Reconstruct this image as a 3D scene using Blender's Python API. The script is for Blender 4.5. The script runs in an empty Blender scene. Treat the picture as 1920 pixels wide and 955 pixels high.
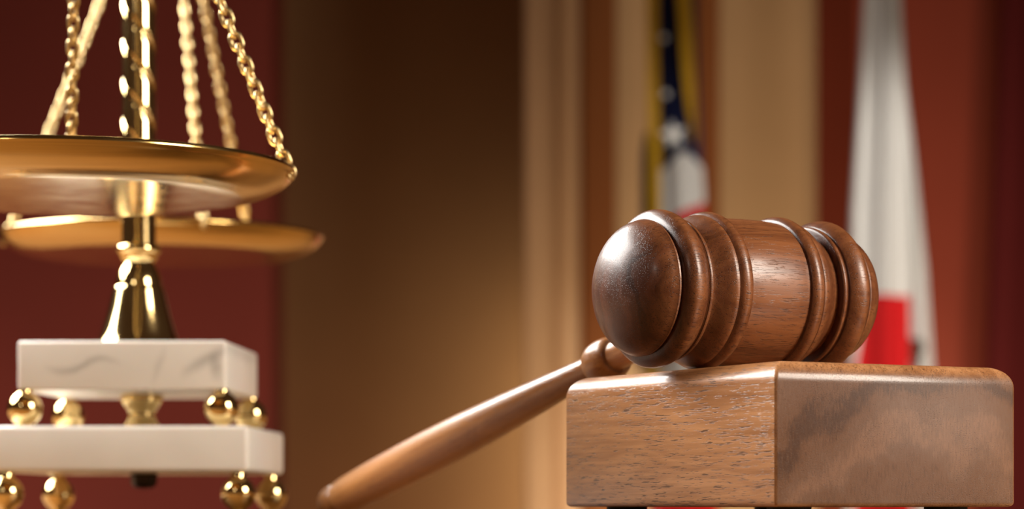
import bpy, bmesh, math, random
from mathutils import Vector, Matrix
random.seed(7)
C = bpy.context.scene.collection
PI = math.pi

# ------------------------------------------------------------------ camera, light, exposure
CZ = 0.7575          # lens height: a few millimetres above the table top
TZ = 0.750           # table top
sc = bpy.context.scene
sc.view_settings.view_transform = 'Standard'
sc.view_settings.look = 'None'
sc.view_settings.exposure = 0.0
sc.view_settings.gamma = 1.0
sc.view_settings.use_curve_mapping = False

cam_d = bpy.data.cameras.new('camera')
cam = bpy.data.objects.new('camera', cam_d); C.objects.link(cam)
cam.location = (0, 0, CZ); cam.rotation_euler = (PI/2, 0, 0)
cam_d.sensor_width = 36.0; cam_d.lens = 90.0
cam_d.shift_y = 473.5/1920.0
cam_d.clip_start = 0.02
cam_d.dof.use_dof = True
cam_d.dof.focus_distance = 0.895
cam_d.dof.aperture_fstop = 10.5
sc.camera = cam

w = bpy.data.worlds.new('world'); sc.world = w; w.use_nodes = True
bg = w.node_tree.nodes['Background']
bg.inputs['Color'].default_value = (0.052, 0.030, 0.019, 1); bg.inputs['Strength'].default_value = 0.9

def area(name, loc, target, sx, sy, power, col):
    d = bpy.data.lights.new(name, 'AREA'); d.shape = 'RECTANGLE'; d.size = sx; d.size_y = sy
    d.energy = power; d.color = col
    o = bpy.data.objects.new(name, d); C.objects.link(o)
    o.location = loc
    o.rotation_euler = (Vector(target)-Vector(loc)).to_track_quat('-Z', 'Y').to_euler()
    return o
def spot(name, loc, target, power, col, angle, blend, rad):
    d = bpy.data.lights.new(name, 'SPOT'); d.energy = power; d.color = col
    d.spot_size = math.radians(angle); d.spot_blend = blend; d.shadow_soft_size = rad
    o = bpy.data.objects.new(name, d); C.objects.link(o)
    o.location = loc
    o.rotation_euler = (Vector(target)-Vector(loc)).to_track_quat('-Z', 'Y').to_euler()
    return o

GV = (0.06, 0.93, CZ+0.06)
area('softbox_left', (-0.85, 1.56, CZ+0.75), (-0.02, 1.0, CZ+0.05), 1.20, 0.53, 60, (1.0, 0.96, 0.91))
area('softbox_right', (0.96, 0.45, CZ+0.60), GV, 0.40, 0.50, 22, (1.0, 0.89, 0.76))
area('softbox_front', (-0.62, -0.10, CZ+0.62), (-0.15, 1.1, CZ+0.08), 0.12, 0.12, 0.8, (1.0, 0.9, 0.78))
area('low_reflection_fill', (1.15, 0.52, CZ+0.12), GV, 0.30, 0.36, 1.5, (1.0, 0.86, 0.70))  # added dim panel, gives pale reflections in the column and block
# lamps on the floor that wash the wall, two lights added in the alcove, and two spots added for the flags
spot('wall_washer_lamp', (0.30, 3.25, CZ-0.42), (0.25, 4.0, CZ+0.16), 28, (1.0, 0.80, 0.55), 100, 1.0, 0.08)
spot('wall_washer_lamp', (-0.95, 2.9, CZ-0.40), (-0.62, 3.8, CZ-0.05), 24, (1.0, 0.74, 0.58), 80, 1.0, 0.10)
spot('wall_washer_lamp', (1.15, 2.7, CZ-0.35), (0.72, 3.9, CZ+0.15), 30, (1.0, 0.78, 0.58), 70, 1.0, 0.10)
area('added_alcove_light', (0.31, 5.30, CZ-0.02), (-0.15, 5.5, CZ-0.06), 0.10, 0.80, 3.5, (1.0, 0.86, 0.62))  # added out of sight to brighten the alcove from its right end
spot('added_alcove_light', (-0.30, 4.75, CZ-0.50), (-0.20, 5.5, CZ+0.10), 4.2, (1.0, 0.26, 0.12), 140, 1.0, 0.10)  # added red fill in place of bounce off the red walls
spot('flag_fill_spot', (0.95, 1.9, CZ+1.25), (0.52, 3.4, CZ+0.32), 95, (1.0, 0.95, 0.88), 17, 0.6, 0.05)  # this and the next spot are added only to brighten the flags
spot('flag_fill_spot', (0.70, 1.9, CZ+1.25), (0.215, 3.4, CZ+0.42), 50, (1.0, 0.95, 0.88), 10, 0.6, 0.05)

# ------------------------------------------------------------------ helpers
def new_obj(name, bm, mat, parent=None, smooth=35, loc=None, rot=None):
    bmesh.ops.recalc_face_normals(bm, faces=bm.faces[:])
    me = bpy.data.meshes.new(name); bm.to_mesh(me); bm.free()
    for m in (mat if isinstance(mat, (list, tuple)) else [mat]): me.materials.append(m)
    if smooth is not None:
        me.polygons.foreach_set('use_smooth', [True]*len(me.polygons))
        me.set_sharp_from_angle(angle=math.radians(smooth))
    o = bpy.data.objects.new(name, me); C.objects.link(o)
    if parent: o.parent = parent
    if loc is not None: o.location = loc
    if rot is not None: o.rotation_euler = rot
    return o
def tag(o, label, cat, group=None):
    o['label'] = label; o['category'] = cat
    if group: o['group'] = group
    return o
def thing(name, label, cat, loc, rotz=0, group=None):
    o = bpy.data.objects.new(name, None); C.objects.link(o)
    o.empty_display_size = 0.02; o.location = loc; o.rotation_euler = (0, 0, rotz)
    return tag(o, label, cat, group)
def struct(name, bm, mat, smooth=None):
    o = new_obj(name, bm, mat, None, smooth); o['kind'] = 'structure'; return o

def add_box(bm, x0, x1, y0, y1, z0, z1):
    v = [bm.verts.new(p) for p in ((x0,y0,z0),(x1,y0,z0),(x1,y1,z0),(x0,y1,z0),(x0,y0,z1),(x1,y0,z1),(x1,y1,z1),(x0,y1,z1))]
    for f in ((0,3,2,1),(4,5,6,7),(0,1,5,4),(1,2,6,5),(2,3,7,6),(3,0,4,7)): bm.faces.new([v[i] for i in f])
def bevel_box(x0, x1, y0, y1, z0, z1, r, seg=3):
    bm = bmesh.new(); add_box(bm, x0, x1, y0, y1, z0, z1)
    bmesh.ops.bevel(bm, geom=bm.edges[:], offset=r, segments=seg, profile=0.5, affect='EDGES')
    return bm
def add_rings(bm, rings, close_u=True, caps=True):
    R = [[bm.verts.new(p) for p in r] for r in rings]
    n = len(R[0])
    for a, b in zip(R[:-1], R[1:]):
        for i in range(n if close_u else n-1):
            j = (i+1) % n
            bm.faces.new((a[i], a[j], b[j], b[i]))
    if caps:
        bm.faces.new(R[0][::-1]); bm.faces.new(R[-1])
    return R
def add_lathe(bm, prof, seg=64, axis='z', o=(0,0,0), rfun=None):
    """prof: list of (t, r); ends with r<1e-6 close to a point"""
    def P(t, r, k):
        a = 2*PI*k/seg
        if rfun: r = rfun(t, r, a)
        c, s = r*math.cos(a), r*math.sin(a)
        p = (c, s, t) if axis == 'z' else ((t, c, s) if axis == 'x' else (s, t, c))
        return (p[0]+o[0], p[1]+o[1], p[2]+o[2])
    prev = None
    for t, r in prof:
        cur = [bm.verts.new(P(t, 0, 0))] if r < 1e-6 else [bm.verts.new(P(t, r, k)) for k in range(seg)]
        if prev is not None:
            for i in range(seg):
                j = (i+1) % seg
                if len(prev) == 1 and len(cur) == 1: break
                if len(prev) == 1: bm.faces.new((prev[0], cur[j], cur[i]))
                elif len(cur) == 1: bm.faces.new((prev[i], prev[j], cur[0]))
                else: bm.faces.new((prev[i], prev[j], cur[j], cur[i]))
        elif len(cur) > 1:
            bm.faces.new(cur[::-1])
        prev = cur
    if len(prev) > 1: bm.faces.new(prev)
def smooth_prof(pts, n=8):
    """Catmull-Rom through the points of one smooth run"""
    out = []
    P = [pts[0]]+list(pts)+[pts[-1]]
    for i in range(1, len(P)-2):
        for k in range(n):
            t = k/n
            out.append(tuple(0.5*((2*P[i][c])+(-P[i-1][c]+P[i+1][c])*t+(2*P[i-1][c]-5*P[i][c]+4*P[i+1][c]-P[i+2][c])*t*t+(-P[i-1][c]+3*P[i][c]-3*P[i+1][c]+P[i+2][c])*t**3) for c in (0, 1)))
    out.append(tuple(pts[-1]))
    return [(t, max(r, 0.0)) for t, r in out]
def arc_prof(t0, t1, rc, rb, n=14):
    """torus-like bead from t0 to t1, base radius rb, crest rc"""
    return [(t0+(t1-t0)*(0.5-0.5*math.cos(PI*k/n)), rb+(rc-rb)*math.sin(PI*k/n)) for k in range(n+1)]
def add_tube(bm, path, r, seg=8, closed=False, caps=True):
    n = len(path); rings = []
    path = [Vector(p) for p in path]
    up = None
    for i in range(n):
        a = path[(i-1) % n] if (closed or i > 0) else path[i]
        b = path[(i+1) % n] if (closed or i < n-1) else path[i]
        t = (b-a).normalized()
        if up is None:
            up = t.orthogonal().normalized()
        up = (up-t*up.dot(t)).normalized()
        s = t.cross(up)
        rings.append([path[i]+(up*math.cos(2*PI*k/seg)+s*math.sin(2*PI*k/seg))*r for k in range(seg)])
    R = [[bm.verts.new(p) for p in q] for q in rings]
    m = n if closed else n-1
    for i in range(m):
        a, b = R[i], R[(i+1) % n]
        for k in range(seg):
            bm.faces.new((a[k], a[(k+1) % seg], b[(k+1) % seg], b[k]))
    if not closed and caps:
        bm.faces.new(R[0][::-1]); bm.faces.new(R[-1])

# ------------------------------------------------------------------ materials
class NT:
    def __init__(s, name):
        s.m = bpy.data.materials.new(name); s.m.use_nodes = True
        s.t = s.m.node_tree; s.b = s.t.nodes['Principled BSDF']
    def n(s, typ, **kw):
        x = s.t.nodes.new(typ)
        for k, v in kw.items():
            if k in x.inputs.keys(): s.put(x.inputs[k], v)
            else: setattr(x, k, v)
        return x
    def put(s, sock, v):
        if isinstance(v, bpy.types.NodeSocket): s.t.links.new(v, sock)
        else: sock.default_value = v
    def set(s, **kw):
        for k, v in kw.items(): s.put(s.b.inputs[k.replace('_', ' ')], v)
    def math(s, op, a, b=0.0):
        x = s.t.nodes.new('ShaderNodeMath'); x.operation = op
        s.put(x.inputs[0], a); s.put(x.inputs[1], b); return x.outputs[0]
    def vmul(s, v, k):
        x = s.t.nodes.new('ShaderNodeVectorMath'); x.operation = 'MULTIPLY'
        s.put(x.inputs[0], v); x.inputs[1].default_value = k; return x.outputs[0]
    def ramp(s, f, stops):
        x = s.t.nodes.new('ShaderNodeValToRGB'); s.put(x.inputs[0], f)
        e = x.color_ramp.elements
        while len(e) > 1: e.remove(e[-1])
        e[0].position = stops[0][0]; e[0].color = (*stops[0][1], 1)
        for p, c in stops[1:]:
            q = e.new(p); q.color = (*c, 1)
        return x.outputs[0]
    def mix(s, f, a, b, blend='MIX'):
        x = s.t.nodes.new('ShaderNodeMix'); x.data_type = 'RGBA'; x.blend_type = blend
        s.put(x.inputs[0], f); s.put(x.inputs[6], a if isinstance(a, bpy.types.NodeSocket) else (*a, 1))
        s.put(x.inputs[7], b if isinstance(b, bpy.types.NodeSocket) else (*b, 1)); return x.outputs[2]
    def noise(s, v, scale, detail=4, rough=0.5, dist=0.0):
        return s.n('ShaderNodeTexNoise', Vector=v, Scale=scale, Detail=detail, Roughness=rough, Distortion=dist).outputs[0]
    def obj(s): return s.n('ShaderNodeTexCoord').outputs['Object']

def plain(name, col, rough=0.5, metal=0.0, **kw):
    a = NT(name); o = a.obj()
    f = a.noise(o, 30, 3)
    a.set(Base_Color=a.mix(f, tuple(c*0.88 for c in col), tuple(min(1, c*1.1) for c in col)), Roughness=rough, Metallic=metal, **kw)
    return a.m

def walnut(name, grain, light, mid, dark, ring_c=(0, 0, -0.03), ring_scale=230.0, pore=1.0, egp=2.5, endf=0.33, endk=1.0, rough=0.34, coat=0.25, seed=0.0, endc=(0.1, 0.05, 0.03)):
    """solid walnut: growth rings round an axis that runs along the grain, long fibres, open pores"""
    a = NT(name); o = a.obj()
    idx = 'xyz'.index(grain)
    off = a.n('ShaderNodeVectorMath', operation='ADD'); a.put(off.inputs[0], o); off.inputs[1].default_value = (seed, seed*0.7, seed*1.3)
    p = off.outputs[0]
    def stretch(along, across):
        k = [across]*3; k[idx] = along; return a.vmul(p, tuple(k))
    # rings
    sub = a.n('ShaderNodeVectorMath', operation='SUBTRACT'); a.put(sub.inputs[0], o); sub.inputs[1].default_value = ring_c
    k = [1.0]*3; k[idx] = 0.05
    flat = a.vmul(sub.outputs[0], tuple(k))
    ln = a.n('ShaderNodeVectorMath', operation='LENGTH'); a.put(ln.inputs[0], flat)
    wob = a.noise(stretch(7, 34), 1.0, 3, 0.55)
    d = a.math('ADD', a.math('MULTIPLY', ln.outputs['Value'], ring_scale), a.math('MULTIPLY', wob, 6.5))
    rn = a.noise(a.n('ShaderNodeCombineXYZ', X=d).outputs[0], 0.9, 3, 0.6)
    # fibres
    fib = a.noise(stretch(22, 520), 1.0, 5, 0.62)
    fine = a.noise(stretch(60, 1500), 1.0, 3, 0.6)
    band = a.noise(stretch(5, 130), 1.0, 3, 0.6)
    f = a.math('ADD', a.math('ADD', a.math('MULTIPLY', rn, 0.42), a.math('MULTIPLY', band, 0.24)), a.math('ADD', a.math('MULTIPLY', fib, 0.22), a.math('MULTIPLY', fine, 0.12)))
    col = a.ramp(f, [(0.30, dark), (0.44, mid), (0.54, light), (0.66, tuple(min(1, c*1.22) for c in light))])
    nrm = a.n('ShaderNodeTexCoord').outputs['Normal']
    sep = a.n('ShaderNodeSeparateXYZ'); a.put(sep.inputs[0], nrm)
    eg = a.math('POWER', a.math('ABSOLUTE', sep.outputs['XYZ'.index(grain.upper())]), egp)
    ek = [1500.0, 1500.0, 260.0]; tick = a.noise(a.vmul(p, tuple(ek)), 1.0, 3, 0.6)
    rn2 = a.noise(a.n('ShaderNodeCombineXYZ', X=a.math('ADD', d, 3.7)).outputs[0], endf, 1.0, 0.5)
    rn2 = a.math('ADD', a.math('MULTIPLY', a.math('SUBTRACT', rn2, 0.5), endk), 0.5)
    ef = a.math('ADD', a.math('MULTIPLY', rn2, 0.75), a.math('MULTIPLY', tick, 0.25))
    gcol = a.ramp(ef, [(0.38, (endc[0]*0.50, endc[1]*0.42, endc[2]*0.36)), (0.46, (endc[0]*0.95, endc[1]*0.84, endc[2]*0.70)), (0.53, endc), (0.62, tuple(c*1.45 for c in endc))])
    col = a.mix(eg, col, gcol)
    # pores
    po = a.noise(stretch(170, 2700), 1.0, 2, 0.5)
    po2 = a.noise(stretch(10, 60), 1.0, 2, 0.5)
    pm = a.ramp(a.math('ADD', po, a.math('MULTIPLY', po2, 0.22)), [(0.690, (0, 0, 0)), (0.760, (1, 1, 1))])
    pmv = a.math('MULTIPLY', pm, 0.75*pore)
    col = a.mix(pmv, col, tuple(c*0.25 for c in dark))
    h = a.math('SUBTRACT', a.math('MULTIPLY', fib, 0.25), a.math('MULTIPLY', pm, 0.8*pore))
    bp = a.n('ShaderNodeBump', Strength=0.32, Distance=0.0004); a.put(bp.inputs['Height'], h)
    a.set(Base_Color=col, Specular_IOR_Level=0.34, Roughness=a.ramp(f, [(0.3, (rough*0.9,)*3), (0.7, (rough*1.15,)*3)]), Coat_Weight=coat, Coat_Roughness=0.16, Normal=bp.outputs[0])
    return a.m

M = {}
M['block'] = walnut('walnut_block', 'y', (0.60, 0.285, 0.120), (0.43, 0.185, 0.070), (0.18, 0.070, 0.028), ring_c=(0.02, 0, -0.055), ring_scale=120, rough=0.32, coat=0.22, endc=(0.135, 0.066, 0.037))
M['head'] = walnut('walnut_head', 'x', (0.215, 0.075, 0.025), (0.128, 0.040, 0.0135), (0.042, 0.012, 0.0055), ring_c=(0, 0.16, 0.03), ring_scale=190, pore=0.8, rough=0.33, coat=0.12, seed=1.3, egp=1.1, endf=1.15, endk=1.5, endc=(0.074, 0.022, 0.0095))  # low egp spreads the end grain tone, painting shade on the ring flanks
M['handle'] = walnut('walnut_handle', 'y', (0.40, 0.170, 0.052), (0.29, 0.108, 0.033), (0.125, 0.038, 0.013), ring_c=(0.012, 0, 0.03), ring_scale=170, pore=0.35, rough=0.30, coat=0.22, seed=2.6)

def brass(name, col=(0.80, 0.55, 0.22), rough=0.12):
    a = NT(name); o = a.obj()
    f = a.noise(o, 60, 3)
    a.set(Base_Color=a.mix(f, col, tuple(c*0.93 for c in col)), Metallic=1.0, Roughness=a.ramp(f, [(0.3, (rough*0.85,)*3), (0.7, (rough*1.2,)*3)]))
    return a.m
M['brass'] = brass('polished_brass', (0.84, 0.62, 0.28), 0.10)
M['pan'] = brass('spun_brass', (0.66, 0.44, 0.16), 0.15)
M['chain'] = brass('chain_brass', (0.74, 0.55, 0.27), 0.34)
M['nut'] = plain('dark_bronze', (0.045, 0.030, 0.022), 0.45, 0.6)
M['rubber'] = plain('black_rubber', (0.008, 0.007, 0.007), 0.7)

def marble(name, veined):
    a = NT(name); o = a.obj()
    d = a.n('ShaderNodeVectorMath', operation='ADD'); a.put(d.inputs[0], o)
    n3 = a.n('ShaderNodeTexNoise', Vector=o, Scale=40.0, Detail=5.0, Roughness=0.6)
    a.put(d.inputs[1], a.vmul(n3.outputs['Color'], (0.006, 0.006, 0.006)))
    cloud = a.noise(o, 35, 4)
    base = a.mix(cloud, (0.66, 0.625, 0.57), (0.80, 0.77, 0.71))
    col = base
    if veined:
        p = a.n('ShaderNodeSeparateXYZ'); a.put(p.inputs[0], d.outputs[0])
        def streak(x0, z0, amp, freq, half, width, k, tilt=0.0):
            x = a.math('SUBTRACT', p.outputs[0], x0)
            zc = a.math('ADD', a.math('MULTIPLY', a.math('SINE', a.math('MULTIPLY', x, freq)), amp), a.math('ADD', z0, a.math('MULTIPLY', x, tilt)))
            dz = a.math('DIVIDE', a.math('ABSOLUTE', a.math('SUBTRACT', p.outputs[2], zc)), width)
            win = a.math('MAXIMUM', a.math('SUBTRACT', 1.0, a.math('POWER', a.math('DIVIDE', a.math('ABSOLUTE', x), half), 2.0)), 0.0)
            m = a.math('MULTIPLY', a.math('MAXIMUM', a.math('SUBTRACT', 1.0, dz), 0.0), win)
            return a.math('MULTIPLY', m, k)
        v = a.math('ADD', streak(-0.0150, 0.0770, 0.0034, 160, 0.019, 0.0026, 0.42), streak(0.0435, 0.0800, 0.0, 1, 0.013, 0.0048, 0.45, 0.55))
        v = a.math('ADD', v, streak(0.0200, 0.0765, 0.0, 1, 0.004, 0.0070, 0.22, 2.0))
        v = a.math('ADD', v, streak(0.0470, 0.0760, 0.0, 1, 0.0035, 0.0085, 0.40, 0.0))
        col = a.mix(v, base, (0.16, 0.15, 0.14))
    a.set(Base_Color=col, Roughness=0.28, Subsurface_Weight=0.12, Subsurface_Scale=0.004)
    return a.m
M['marble'] = marble('veined_marble', True)
M['marble_plain'] = marble('white_marble', False)

def table_wood():
    a = NT('table_wood'); o = a.obj()
    f = a.noise(a.vmul(o, (3, 60, 60)), 1.0, 5, 0.6)
    a.set(Base_Color=a.ramp(f, [(0.3, (0.13, 0.064, 0.020)), (0.7, (0.23, 0.120, 0.042))]), Roughness=0.5, Specular_IOR_Level=0.25)
    return a.m
M['table'] = table_wood()

def paint(name, col, rough=0.6, var=0.12, sc_=(4, 4, 4)):
    a = NT(name); o = a.obj()
    f = a.noise(a.vmul(o, sc_), 1.0, 4, 0.6)
    a.set(Base_Color=a.mix(f, tuple(c*(1-var) for c in col), tuple(c*(1+var) for c in col)), Roughness=rough, Specular_IOR_Level=0.15)
    return a.m
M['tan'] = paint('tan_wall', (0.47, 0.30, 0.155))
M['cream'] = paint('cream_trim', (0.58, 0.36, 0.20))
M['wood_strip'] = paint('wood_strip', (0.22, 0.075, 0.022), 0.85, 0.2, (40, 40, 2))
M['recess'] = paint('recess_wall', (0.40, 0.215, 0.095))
M['red'] = paint('red_panel', (0.20, 0.036, 0.025), 0.7)
M['redr'] = paint('red_panel_right', (0.25, 0.044, 0.023), 0.7)
M['maroon'] = paint('maroon_cloth', (0.10, 0.010, 0.010), 0.85)
M['floor'] = paint('floor_carpet', (0.10, 0.045, 0.03), 0.9)

def cloth(name, col, sheen=0.0, rough=0.75):
    a = NT(name); o = a.obj()
    f = a.noise(a.vmul(o, (900, 900, 900)), 1.0, 2)
    a.set(Base_Color=a.mix(f, tuple(c*0.9 for c in col), tuple(min(1, c*1.08) for c in col)), Roughness=rough, Sheen_Weight=sheen, Specular_IOR_Level=0.15)
    return a.m
M['navy'] = cloth('navy_cloth', (0.010, 0.015, 0.060))
M['white'] = cloth('white_cloth', (0.72, 0.70, 0.66))
M['flagred'] = cloth('red_cloth', (0.62, 0.014, 0.016))
M['gold'] = cloth('gold_fringe', (0.56, 0.33, 0.02), 0.0, 0.6)
M['brown_mark'] = cloth('brown_mark', (0.05, 0.025, 0.015))
M['pole'] = plain('oak_pole', (0.20, 0.09, 0.035), 0.35)

# ------------------------------------------------------------------ the setting
def X(px, d): return (px-960.0)*d/4800.0
def Z(py, d): return CZ+(951.0-py)*d/4800.0

bm = bmesh.new(); add_box(bm, -3.0, 3.0, -1.2, 5.6, -0.1, 0.0); struct('floor', bm, M['floor'])
bm = bmesh.new(); add_box(bm, X(990, 4), 3.0, 4.00, 4.06, 0, 3.0); struct('wall_back', bm, M['tan'])
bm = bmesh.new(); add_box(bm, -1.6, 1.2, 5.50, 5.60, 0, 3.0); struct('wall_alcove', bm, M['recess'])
bm = bmesh.new(); add_box(bm, -3.0, X(510, 3.8), 3.80, 4.0, 0, 3.0); struct('wall_left', bm, M['red'])
def trim(n, px0, px1, d, mat, r=0.012):
    o = struct(n, bevel_box(X(px0, d), X(px1, d), d, 4.01, 0, 3.0, r, 3), mat, 40)
trim('trim_1', 984, 1040, 3.945, M['cream'], 0.008)
trim('trim_2', 1038, 1088, 3.965, M['cream'], 0.012)
trim('trim_3', 1090, 1156, 3.975, M['wood_strip'], 0.01)
trim('trim_4', 1306, 1350, 3.975, M['wood_strip'], 0.01)
# red panel on the right; left return added, angled off the light to look shaded
bm = bmesh.new()
xa, xb, xc = X(1531, 4.0), X(1606, 3.88), 2.6
lo = [bm.verts.new(p) for p in ((xa, 4.0, 0), (xb, 3.88, 0), (xc, 3.88, 0), (xc, 4.0, 0))]
hi = [bm.verts.new((v.co.x, v.co.y, 3.0)) for v in lo]
for i in range(4):
    j = (i+1) % 4; bm.faces.new((lo[i], lo[j], hi[j], hi[i]))
bm.faces.new(lo[::-1]); bm.faces.new(hi)
struct('wall_right', bm, M['redr'])

# curtain at the far right edge
def curtain():
    bm = bmesh.new(); rings = []
    n = 90
    for k in range(25):
        z = 0.02+2.7*k/24
        x0 = X(1880, 3.8)-0.055*(CZ+0.75-z)*0.75
        ring = []
        for i in range(n+1):
            u = i/n
            ring.append((x0+u*1.1, 3.80+0.028*math.sin(u*38+0.6)+0.008*math.sin(u*90), z))
        for i in range(n, -1, -1):
            u = i/n
            ring.append((x0+u*1.1, 3.806+0.028*math.sin(u*38+0.6)+0.008*math.sin(u*90), z))
        rings.append(ring)
    add_rings(bm, rings)
    r = thing('curtain', 'dark maroon curtain hanging at the right edge beside the red wall panel', 'curtain', (0, 0, 0))
    new_obj('fabric', bm, M['maroon'], r, 60)
    bm = bmesh.new(); add_tube(bm, [(X(1860, 3.8), 3.80, 2.74), (2.2, 3.80, 2.74)], 0.015, 12)
    new_obj('curtain_rod', bm, M['pole'], r, 60)
curtain()

# ------------------------------------------------------------------ table
tb = thing('table', 'long polished brown wooden table top under the gavel block and brass scales', 'table', (0, 1.3, 0))
new_obj('tabletop', bevel_box(-1.1, 1.3, -0.68, 0.70, TZ-0.035, TZ, 0.004, 3), M['table'], tb, 40)
bm = bmesh.new()
for (x0, x1, y0, y1) in ((-1.0, 1.2, -0.58, -0.555), (-1.0, 1.2, 0.575, 0.60), (-1.0, -0.975, -0.555, 0.575), (1.175, 1.2, -0.555, 0.575)):
    add_box(bm, x0, x1, y0, y1, TZ-0.12, TZ-0.034)
new_obj('apron', bm, M['table'], tb, None)
for sx in (-1.03, 1.17):
    for sy in (-0.61, 0.57):
        new_obj('leg', bevel_box(sx, sx+0.06, sy, sy+0.06, 0, TZ-0.034, 0.004, 2), M['table'], tb, 40)

# ------------------------------------------------------------------ sound block
BA, BB, BH = 0.1415, 0.1004, 0.0488
RB = math.radians(28.2)
e2 = Vector((math.cos(RB), math.sin(RB), 0)); e1 = Vector((-math.sin(RB), math.cos(RB), 0))
corner = Vector((0.0871, 0.8462, 0))
bc = corner+e2*BB/2+e1*BA/2
sb = thing('sound_block', 'rectangular walnut sound block with rounded top edges under the gavel head', 'sound block', (bc.x, bc.y, TZ), RB)
def block_mesh():
    bm = bmesh.new(); rings = []
    rt, rb, rv = 0.0072, 0.0016, 0.0011
    lev = []
    for k in range(6):
        a = PI/2*k/5; lev.append((rb*(1-math.sin(a)), rb*(1-math.cos(a))))
    for k in range(13):
        a = PI/2*k/12; lev.append((rt*(1-math.cos(a)), BH-rt+rt*math.sin(a)))
    for ins, z in lev:
        hx, hy = BB/2-ins, BA/2-ins
        ring = []
        for cx, cy, a0 in ((1, 1, 0), (-1, 1, 90), (-1, -1, 180), (1, -1, 270)):
            for k in range(5):
                a = math.radians(a0+90*k/4)
                ring.append((cx*(hx-rv)+rv*math.cos(a), cy*(hy-rv)+rv*math.sin(a), z+CZ-TZ))
        rings.append(ring)
    add_rings(bm, rings)
    return bm
new_obj('block_body', block_mesh(), M['block'], sb, 30)
for sx in (-1, 1):
    for sy in (-1, 1):
        bm = bmesh.new()
        add_lathe(bm, [(0, 0.0066), (0.0008, 0.0072), (CZ-TZ-0.001, 0.0076), (CZ-TZ+0.0002, 0.0076)], 32, 'z', (sx*(BB/2-0.017), sy*(BA/2-0.017), 0))
        f = new_obj('rubber_foot', bm, M['rubber'], sb, 40); f['label'] = 'black rubber foot'

# ------------------------------------------------------------------ gavel
GR = 0.0285
GA = math.radians(32.0)
gz = TZ+(CZ-TZ)+BH
gv = thing('gavel', 'walnut judge gavel with turned rings lying on the block, handle sloping down to the table', 'gavel', (0.0815, 0.9276, gz+0.0001), GA)
def head_profile():
    half = []
    dome = []
    for k in range(15):
        a = PI/2*k/14*0.93
        dome.append((-0.0560+0.0128*(1-math.cos(a))/(1-math.cos(PI/2*0.93)), 0.0240*math.sin(a)/math.sin(PI/2*0.93)))
    half += dome
    half += [(-0.0428, 0.0243), (-0.0422, 0.0243), (-0.0419, 0.0240), (-0.0417, 0.0228)]
    half += smooth_prof([(-0.0415, 0.0230), (-0.0406, 0.0258), (-0.0385, 0.0278), (-0.0362, 0.0281), (-0.0338, 0.0274), (-0.0318, 0.0260), (-0.0314, 0.0252)], 5)
    half += [(-0.0311, 0.0250), (-0.0305, 0.0254)]
    half += smooth_prof([(-0.0304, 0.0256), (-0.0296, 0.0257), (-0.0289, 0.0252), (-0.0287, 0.0242)], 4)
    half += smooth_prof([(-0.0286, 0.0226), (-0.0268, 0.0230), (-0.0245, 0.0245), (-0.0222, 0.0261), (-0.0203, 0.0270), (-0.0190, 0.0271)], 5)
    half += [(-0.0189, 0.0270)]
    half += smooth_prof([(-0.0187, 0.0272), (-0.0176, 0.0281), (-0.0160, 0.0285), (-0.0145, 0.0282), (-0.0133, 0.0273), (-0.0130, 0.0267)], 5)
    half += [(-0.0128, 0.0263), (-0.0124, 0.0263)]
    half += [(-0.0110, 0.0265), (-0.0070, 0.0267), (-0.003, 0.0268)]
    seen = []
    for t, r in half:
        if not seen or t > seen[-1][0]+1e-6: seen.append((t, r))
    full = seen+[(-t, r) for t, r in reversed(seen)]
    return [(t, (0.0 if i in (0, len(full)-1) else max(r, 1e-4))) for i, (t, r) in enumerate(full)]
bm = bmesh.new(); add_lathe(bm, head_profile(), 128, 'x')
new_obj('head', bm, M['head'], gv, 28, (0, 0, GR))
HT = math.radians(-13.6)
hp = [(0.018, 0.0064), (0.040, 0.0064)]+smooth_prof([(0.045, 0.0064), (0.062, 0.0062), (0.074, 0.0058), (0.0798, 0.0060)], 5)
hp += smooth_prof([(0.0935, 0.0050), (0.110, 0.0056), (0.150, 0.0074), (0.195, 0.0090), (0.235, 0.0095), (0.275, 0.0091), (0.300, 0.0085), (0.3085, 0.0080), (0.3098, 0.0072)], 8)
hp += [(0.3106, 0.0066), (0.3114, 0.0064)]
bm = bmesh.new(); add_lathe(bm, hp, 72, 'y')
hd = new_obj('handle', bm, M['handle'], gv, 40, (0, 0, GR), (HT, 0, 0))
bm = bmesh.new(); add_lathe(bm, [(0.0785, 0.0058)]+[(t, r) for t, r in arc_prof(0.0790, 0.0945, 0.0089, 0.0062, 18)]+[(0.0950, 0.0050)], 72, 'y')
c_ = new_obj('collar', bm, M['handle'], hd, 50); c_['label'] = 'turned collar ring'
bm = bmesh.new(); add_lathe(bm, [(0.3100, 0.0060)]+smooth_prof([(0.3112, 0.0064), (0.3140, 0.0075), (0.3180, 0.0077), (0.3225, 0.0068), (0.3258, 0.0045), (0.3268, 0.0015)], 5)+[(0.3270, 0.0)], 72, 'y')
c_ = new_obj('end_bead', bm, M['handle'], hd, 50); c_['label'] = 'rounded end bead'

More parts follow.
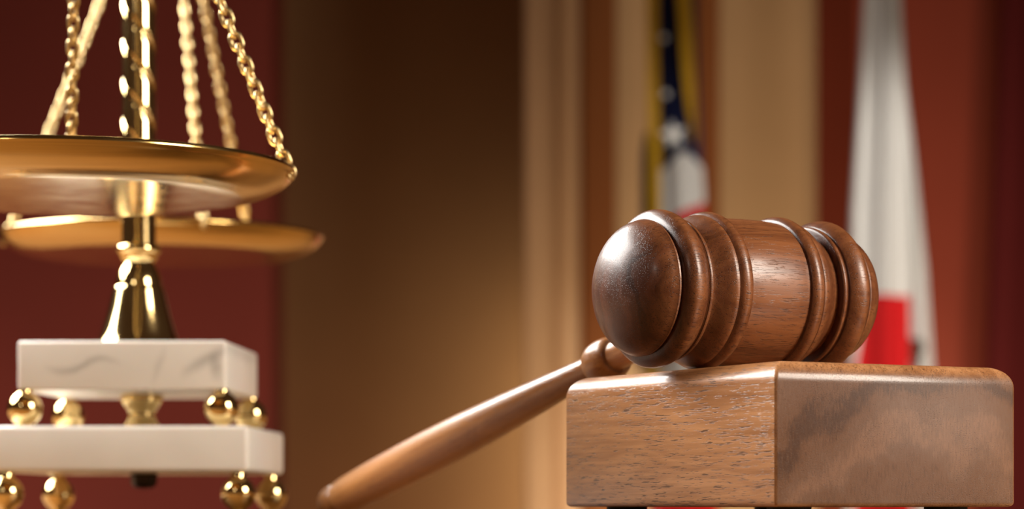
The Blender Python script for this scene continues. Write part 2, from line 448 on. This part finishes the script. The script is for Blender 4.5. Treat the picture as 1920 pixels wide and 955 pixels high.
# ------------------------------------------------------------------ balance scale
SX, SY = -0.1803, 1.247
SRot = math.radians(-2.6)
sc_ = thing('balance_scale', 'brass balance scale with two hanging pans on a tiered white marble base with ball feet', 'balance scale', (SX, SY, TZ), SRot)
Ri = Matrix.Rotation(-SRot, 4, 'Z')
def loc_of(x, y, zrel):      # world position to the scale's own axes
    v = Ri @ Vector((x-SX, y-SY, 0)); return Vector((v.x, v.y, zrel+CZ-TZ))
K = CZ-TZ
new_obj('marble_slab', bevel_box(-0.0493, 0.0493, -0.0500, 0.0500, 0.0546+K, 0.0778+K, 0.0016, 3), M['marble'], sc_, 40)
s2 = new_obj('marble_slab', bevel_box(-0.0600, 0.0600, -0.0600, 0.0600, 0.0163+K, 0.0377+K, 0.0022, 3), M['marble_plain'], sc_, 40, (0.0012, 0, 0))
def ball(x, y, zc, r, ztop, zbot):
    bm = bmesh.new()
    prof = [(zbot+K, r*0.42), (zc-r*0.94+K, r*0.42)]
    n = 26
    for k in range(n+1):
        a = -PI/2+PI*k/n
        rr = r*math.cos(a)
        if rr > r*0.36: prof.append((zc+r*math.sin(a)+K, rr))
    prof += [(zc+r*0.95+K, r*0.42), (ztop+K+0.0003, r*0.42)]
    p2 = [prof[0]]
    for q in prof[1:]:
        if q[0] > p2[-1][0]+1e-6: p2.append(q)
    add_lathe(bm, p2, 48, 'z', (x, y, 0))
    new_obj('ball_foot', bm, M['brass'], sc_, 50)
for sx in (-1, 1):
    for sy in (-1, 1):
        ball(sx*0.0465, sy*0.0465, 0.0461, 0.0082, 0.0546, 0.0376)
for sx in (-1, 1):
    for sy in (-1, 1):
        ball(sx*0.0545+0.0012, sy*0.0545, 0.0062, 0.0081, 0.0163, -K)
# spool between the slabs, nut below
bm = bmesh.new(); add_lathe(bm, [(0.0376+K, 0.0088), (0.0390+K, 0.0090)]+smooth_prof([(0.0400+K, 0.0086), (0.0430+K, 0.0068), (0.0460+K, 0.0066), (0.0490+K, 0.0084), (0.0515+K, 0.0100), (0.0530+K, 0.0102)], 5)+[(0.0547+K, 0.0100)], 48)
new_obj('spool', bm, M['brass'], sc_, 40)
bm = bmesh.new(); add_lathe(bm, [(0.0090+K, 0.0028), (0.0094+K, 0.0044), (0.0106+K, 0.0060), (0.0120+K, 0.0064), (0.0150+K, 0.0066), (0.0164+K, 0.0066)], 6)
n_ = new_obj('nut', bm, M['nut'], sc_, None, (0.0010, 0, 0)); n_['label'] = 'dark nut under the lower slab'
# bell shaped foot of the column
CXo = -0.0015
bell = [(0.0776+K, 0.0208), (0.0786+K, 0.0209)]
bell += smooth_prof([(0.0790+K, 0.0206), (0.0830+K, 0.0187), (0.0880+K, 0.0170), (0.0940+K, 0.0153), (0.1000+K, 0.0138), (0.1058+K, 0.0124)], 6)
bell += [(0.1066+K, 0.0122), (0.1072+K, 0.0116)]
bell += smooth_prof([(0.1074+K, 0.0114), (0.1105+K, 0.0109), (0.1140+K, 0.0098), (0.1172+K, 0.0081), (0.1190+K, 0.0075)], 5)
bell += smooth_prof([(0.1194+K, 0.0077), (0.1212+K, 0.0090), (0.1236+K, 0.0100)], 4)
bm = bmesh.new(); add_lathe(bm, bell, 64, 'z', (CXo, 0, 0)); new_obj('bell_foot', bm, M['brass'], sc_, 40)
bm = bmesh.new(); add_lathe(bm, arc_prof(0.1232+K, 0.1274+K, 0.0110, 0.0092, 12), 64, 'z', (CXo, 0, 0)); new_obj('collar', bm, M['brass'], sc_, 50)
# column with a spiral groove
def column():
    bm = bmesh.new(); z0, z1, N = 0.1265+K, 0.372+K, 420
    pitch = 0.0190
    def rf(t, r, a):
        ph = ((t-0.1255-K)/pitch+3*a/(2*PI)) % 1.0
        d = min(ph, 1-ph)*pitch
        if t < 0.15+K: return r
        return r-0.0011*max(0.0, 1-(d/0.0026)**2)**1.5
    add_lathe(bm, [(z0+(z1-z0)*k/N, 0.0083) for k in range(N+1)], 72, 'z', (CXo, 0, 0), rf)
    new_obj('column', bm, M['brass'], sc_, 60)
column()
# pans: shallow dishes with a rolled rim, each hanging on three chains
def pan(px, py, zr, R, Rb, zb, hook, az):
    ctr = loc_of(px, py, zr)
    h = zr-zb
    outer = [(-h, 0.0)]+[(-h, Rb*k/6) for k in range(1, 6)]+smooth_prof([(-h+0.00005, Rb*0.97), (-h+0.0006, Rb*1.02), (-h*0.80, Rb+(R-Rb)*0.40), (-h*0.48, Rb+(R-Rb)*0.78), (-h*0.22, Rb+(R-Rb)*0.94), (-0.0010, R*0.997)], 6)
    rim = [(-0.0004, R+0.0003), (0.0003, R+0.0009), (0.0011, R+0.0008), (0.0018, R+0.0002), (0.0020, R-0.0007), (0.0017, R-0.0016), (0.0010, R-0.0022)]
    inner = smooth_prof([(-0.0004, R-0.0026), (-h*0.42+0.0008, Rb+(R-Rb)*0.78), (-h*0.74+0.001, Rb+(R-Rb)*0.34), (-h+0.0022, Rb*0.95)], 5)+[(-h+0.0018, Rb*0.5), (-h+0.0018, 0.0)]
    bm = bmesh.new()
    prof = outer+rim+inner
    # lathe accepts any order along the profile
    add_lathe(bm, prof, 128, 'z')
    p = new_obj('pan', bm, M['pan'], sc_, 40, ctr)
    hk = loc_of(*hook)-ctr
    for a in az:
        rim_p = Vector((math.cos(a)*(R-0.0012), math.sin(a)*(R-0.0012), -0.001))
        bm = bmesh.new()
        d = hk-rim_p; L = d.length; t = d.normalized()
        u = t.orthogonal().normalized(); v = t.cross(u)
        pitch = 0.0054; n = int(L/pitch)
        hl, hw, wr = 0.0026, 0.0022, 0.00085
        for i in range(n+1):
            c = rim_p+t*(i*pitch+0.001)
            c = c+Vector((0, 0, -0.004*math.sin(PI*i/n)))
            ang = 0.5+(PI/2)*(i % 2)+0.12*math.sin(i*0.7)
            s = u*math.cos(ang)+v*math.sin(ang)
            path = []
            for k in range(8):
                b = PI*k/7-PI/2; path.append(c+t*(hl*0.55+hw*math.cos(b)*0.95)+s*(hw*math.sin(b)))
            for k in range(8):
                b = PI*k/7+PI/2; path.append(c+t*(-hl*0.55+hw*math.cos(b)*0.95)+s*(hw*math.sin(b)))
            add_tube(bm, path, wr, 8, True)
        # small ring through the rim
        path = [rim_p+Vector((0, 0, 0.0005))+Vector((math.cos(a), math.sin(a), 0))*(0.0022*math.cos(q))+Vector((0, 0, 1))*(0.0026*math.sin(q)) for q in [2*PI*k/14 for k in range(14)]]
        add_tube(bm, path, 0.0007, 8, True)
        new_obj('chain', bm, M['chain'], p, 60)
    # hook on the beam
    bm = bmesh.new()
    path = [hk+Vector((0, 0.004*math.sin(q), 0.008+0.004*math.cos(q)+0)) for q in [PI*(0.9-2.0*k/12) for k in range(11)]]
    add_tube(bm, path+[hk+Vector((0, 0, 0.030))], 0.0013, 8)
    new_obj('hook', bm, M['brass'], p, 60)
    return hk+ctr
R_ = -SRot
h1 = pan(-0.1800, 1.039, 0.1360, 0.0915, 0.0720, 0.1257, (-0.1752, 1.039, 0.357), [math.radians(q) for q in (0, 102, 232)])
h2 = pan(-0.1995, 1.455, 0.1528, 0.0910, 0.0720, 0.1422, (-0.1945, 1.455, 0.392), [math.radians(q) for q in (180, 63, -65)])
# beam and finial above the frame
bm = bmesh.new()
b1, b2 = h1+Vector((0, 0, 0.030)), h2+Vector((0, 0, 0.030))
mid = Vector((CXo, 0, 0.372+K+0.010))
path = [b1, b1.lerp(mid, 0.3)+Vector((0, 0, 0.010)), b1.lerp(mid, 0.7)+Vector((0, 0, 0.006)), mid, b2.lerp(mid, 0.7)+Vector((0, 0, 0.004)), b2.lerp(mid, 0.3)+Vector((0, 0, 0.008)), b2]
add_tube(bm, path, 0.0042, 12)
new_obj('beam', bm, M['brass'], sc_, 60)
bm = bmesh.new(); add_lathe(bm, [(0.370+K, 0.0095), (0.374+K, 0.0105), (0.388+K, 0.0105)]+smooth_prof([(0.390+K, 0.006), (0.398+K, 0.0085), (0.408+K, 0.0045), (0.416+K, 0.0008)], 5)+[(0.4165+K, 0)], 40, 'z', (CXo, 0, 0))
new_obj('finial', bm, M['brass'], sc_, 40)

# ------------------------------------------------------------------ flags
FD = 3.40
PXM = FD/4800.0
def interp(tab, y):
    if y <= tab[0][0]: return tab[0][1]
    for (a, va), (b, vb) in zip(tab[:-1], tab[1:]):
        if y <= b: return va+(vb-va)*(y-a)/(b-a)
    return tab[-1][1]
def drape(left, right, ztop, zbot, depth, fold, matf, mats, root, name, nz=90, nf=48, dy=0.0, nb=10):
    """a hanging furled cloth: closed wavy section that widens downwards.  left/right give the edges by height"""
    bm = bmesh.new(); rings = []; keys = []
    for k in range(nz+1):
        z = ztop+(zbot-ztop)*k/nz
        xl, xr = interp(left, -z), interp(right, -z)
        ring = []
        for i in range(nf+1):
            u = i/nf
            ring.append((xl+(xr-xl)*u, dy-depth*math.sin(PI*u)*0.7-fold(u, z), z))
        for i in range(1, nb):
            u = 1-i/nb
            ring.append((xl+(xr-xl)*u, dy+depth*math.sin(PI*u)*0.5, z))
        rings.append(ring)
    R = add_rings(bm, rings)
    n = len(rings[0])
    bm.faces.ensure_lookup_table()
    idx = 0
    for k in range(nz):
        z = ztop+(zbot-ztop)*(k+0.5)/nz
        for i in range(n):
            u = (i+0.5)/nf if i < nf else 1-(i-nf+0.5)/nb
            bm.faces[idx].material_index = matf(min(max(u, 0), 1), z)
            idx += 1
    return new_obj(name, bm, mats, root, 70)
def zz(py): return CZ+(951-py)*PXM          # height on the flags
def xx(px, cx): return (px-cx)*PXM
def flag_stand(root, h):
    bm = bmesh.new(); add_lathe(bm, [(0.0, 0.13), (0.012, 0.13)]+smooth_prof([(0.018, 0.122), (0.030, 0.07), (0.050, 0.032), (0.09, 0.022)], 4), 48)
    new_obj('stand', bm, M['pole'], root, 40)
    bm = bmesh.new(); add_tube(bm, [(0, 0.0, 0.02), (0, 0.0, h)], 0.009, 20); new_obj('pole', bm, M['pole'], root, 60)
    bm = bmesh.new(); add_lathe(bm, [(h, 0.0115), (h+0.01, 0.013)]+smooth_prof([(h+0.012, 0.008), (h+0.035, 0.018), (h+0.07, 0.009), (h+0.10, 0.001)], 5)+[(h+0.101, 0)], 24)
    new_obj('finial', bm, M['brass'], root, 40)
ZT = zz(-330)
# the starred flag
CU = 1262.0
fu = thing('flag', 'furled navy flag with white stars, gold fringe and red stripes behind the gavel head', 'flag', (X(CU, FD), FD, 0))
flag_stand(fu, ZT+0.02)
def us_mat(u, z):
    py = 951-(z-CZ)/PXM
    x = 1224+(1314-1224)*u
    edge = 318-26*math.sin(PI*min(1, max(0, (x-1236)/80)))
    if py < edge: return 0
    s = (py-(408-(x-1250)*0.42))/88.0
    if s < 0: return 1
    return 2 if int(s) % 2 == 0 else 1
us_left = [(-zz(-330), xx(1238, CU)), (-zz(0), xx(1232, CU)), (-zz(200), xx(1232, CU)), (-zz(300), xx(1236, CU)), (-zz(400), xx(1237, CU)), (-zz(950), xx(1215, CU)), (-zz(1200), xx(1212, CU))]
us_right = [(-zz(-330), xx(1290, CU)), (-zz(0), xx(1305, CU)), (-zz(200), xx(1311, CU)), (-zz(400), xx(1322, CU)), (-zz(950), xx(1345, CU)), (-zz(1200), xx(1350, CU))]
drape(us_left, us_right, ZT, zz(1200), 0.045, lambda u, z: 0.004*math.sin(u*11+2*z), us_mat, [M['navy'], M['white'], M['flagred']], fu, 'cloth', nz=420)
def ribbon(root, tab, y0, name, mat, amp=0.002, thick=0.004):
    """a hanging strip of fringe: rows of (py, px left, px right)"""
    bm = bmesh.new(); rings = []
    lo_ = [(a, b) for a, b, c in tab]; ro_ = [(a, c) for a, b, c in tab]
    n = 60
    for k in range(n+1):
        py = tab[0][0]+(tab[-1][0]-tab[0][0])*k/n
        a, b = xx(interp(lo_, py), CU), xx(interp(ro_, py), CU)
        m = 10
        f = [(a+(b-a)*i/m, y0-amp*math.sin(i*1.9+k*0.15), zz(py)) for i in range(m+1)]
        g = [(x, y0+thick, z) for x, y, z in reversed(f)]
        rings.append(f+g)
    add_rings(bm, rings)
    return new_obj(name, bm, mat, root, 60)
o = ribbon(fu, [(-320, 1208, 1230), (0, 1209, 1229), (150, 1211, 1231), (300, 1214, 1234), (420, 1215, 1235), (900, 1208, 1230)], -0.050, 'fringe', M['gold']); o['label'] = 'gold fringe on the left edge'
o = ribbon(fu, [(-320, 1262, 1290), (0, 1264, 1289), (100, 1271, 1294), (200, 1281, 1298), (250, 1289, 1300), (285, 1296, 1301)], -0.055, 'fringe', M['gold']); o['label'] = 'gold fringe across the middle'
o = ribbon(fu, [(255, 1207, 1216), (300, 1201, 1218), (420, 1201, 1218), (700, 1194, 1216)], -0.030, 'back_fold', M['navy'], 0.004, 0.012); o['label'] = 'dark fold at the left edge'
def star(px, py, r, y, tilt=0.0):
    bm = bmesh.new()
    c = Vector((xx(px, CU), y, zz(py)))
    f, b = [], []
    for k in range(10):
        a = PI/2+k*PI/5+tilt; q = r if k % 2 == 0 else r*0.42
        p = c+Vector((q*math.cos(a), 0, q*math.sin(a)))
        f.append(bm.verts.new(p)); b.append(bm.verts.new(p+Vector((0, 0.004, 0))))
    bm.faces.new(f); bm.faces.new(b[::-1])
    for k in range(10): bm.faces.new((f[k], f[(k+1) % 10], b[(k+1) % 10], b[k]))
    new_obj('star', bm, M['white'], fu, None)
star(1259, 262, 0.0185, -0.046, 0.2)
star(1245, 186, 0.0060, -0.044, 0.1)
star(1241, 82, 0.0060, -0.044, 0.1)

# the white flag
CW = 1664.0
fw = thing('flag', 'white furled flag with a red lower band hanging in front of the red wall panel', 'flag', (X(CW, FD), FD, 0))
flag_stand(fw, ZT+0.02)
def xw(px): return (px-CW)*PXM
wl = [(-zz(-330), xw(1640)), (-zz(0), xw(1617)), (-zz(200), xw(1606)), (-zz(400), xw(1594)), (-zz(680), xw(1590)), (-zz(1200), xw(1580))]
wr = [(-zz(-330), xw(1674)), (-zz(0), xw(1688)), (-zz(200), xw(1699)), (-zz(400), xw(1703)), (-zz(680), xw(1706)), (-zz(1200), xw(1712))]
def w_mat(u, z):
    py = 951-(z-CZ)/PXM
    lim = 558 + (40 if u < 0.02 else 0)
    return 1 if (py > lim and u > 0.10+0.22*max(0, (680-py)/125.0)*0.9) else 0
drape(wl, wr, ZT, zz(1000), 0.050, lambda u, z: 0.007*math.sin(u*13+1.0)+0.002*math.sin(u*29), w_mat, [M['white'], M['flagred']], fw, 'cloth', nz=300)
wl2 = [(-zz(-330), xw(1655)), (-zz(0), xw(1668)), (-zz(200), xw(1680)), (-zz(680), xw(1690)), (-zz(1200), xw(1695))]
wr2 = [(-zz(-330), xw(1680)), (-zz(0), xw(1690)), (-zz(100), xw(1700)), (-zz(300), xw(1724)), (-zz(500), xw(1745)), (-zz(680), xw(1757)), (-zz(1200), xw(1775))]
o = drape(wl2, wr2, ZT, zz(990), 0.030, lambda u, z: 0.006*math.sin(u*11+0.5), lambda u, z: 0, [M['white']], fw, 'side_fold', dy=0.030)
bm = bmesh.new()
pts = []
for k in range(16):
    a = 2*PI*k/16; q = 1+0.22*math.sin(3*a)+0.1*math.cos(5*a)
    pts.append((xw(1718)+0.0085*q*math.cos(a), zz(658)+0.0190*q*math.sin(a)))
f = [bm.verts.new((x, -0.004, z)) for x, z in pts]; b = [bm.verts.new((x, 0.006, z)) for x, z in pts]
bm.faces.new(f); bm.faces.new(b[::-1])
for k in range(16): bm.faces.new((f[k], f[(k+1) % 16], b[(k+1) % 16], b[k]))
o = new_obj('dark_mark', bm, M['brown_mark'], fw, None); o['label'] = 'dark brown printed mark'
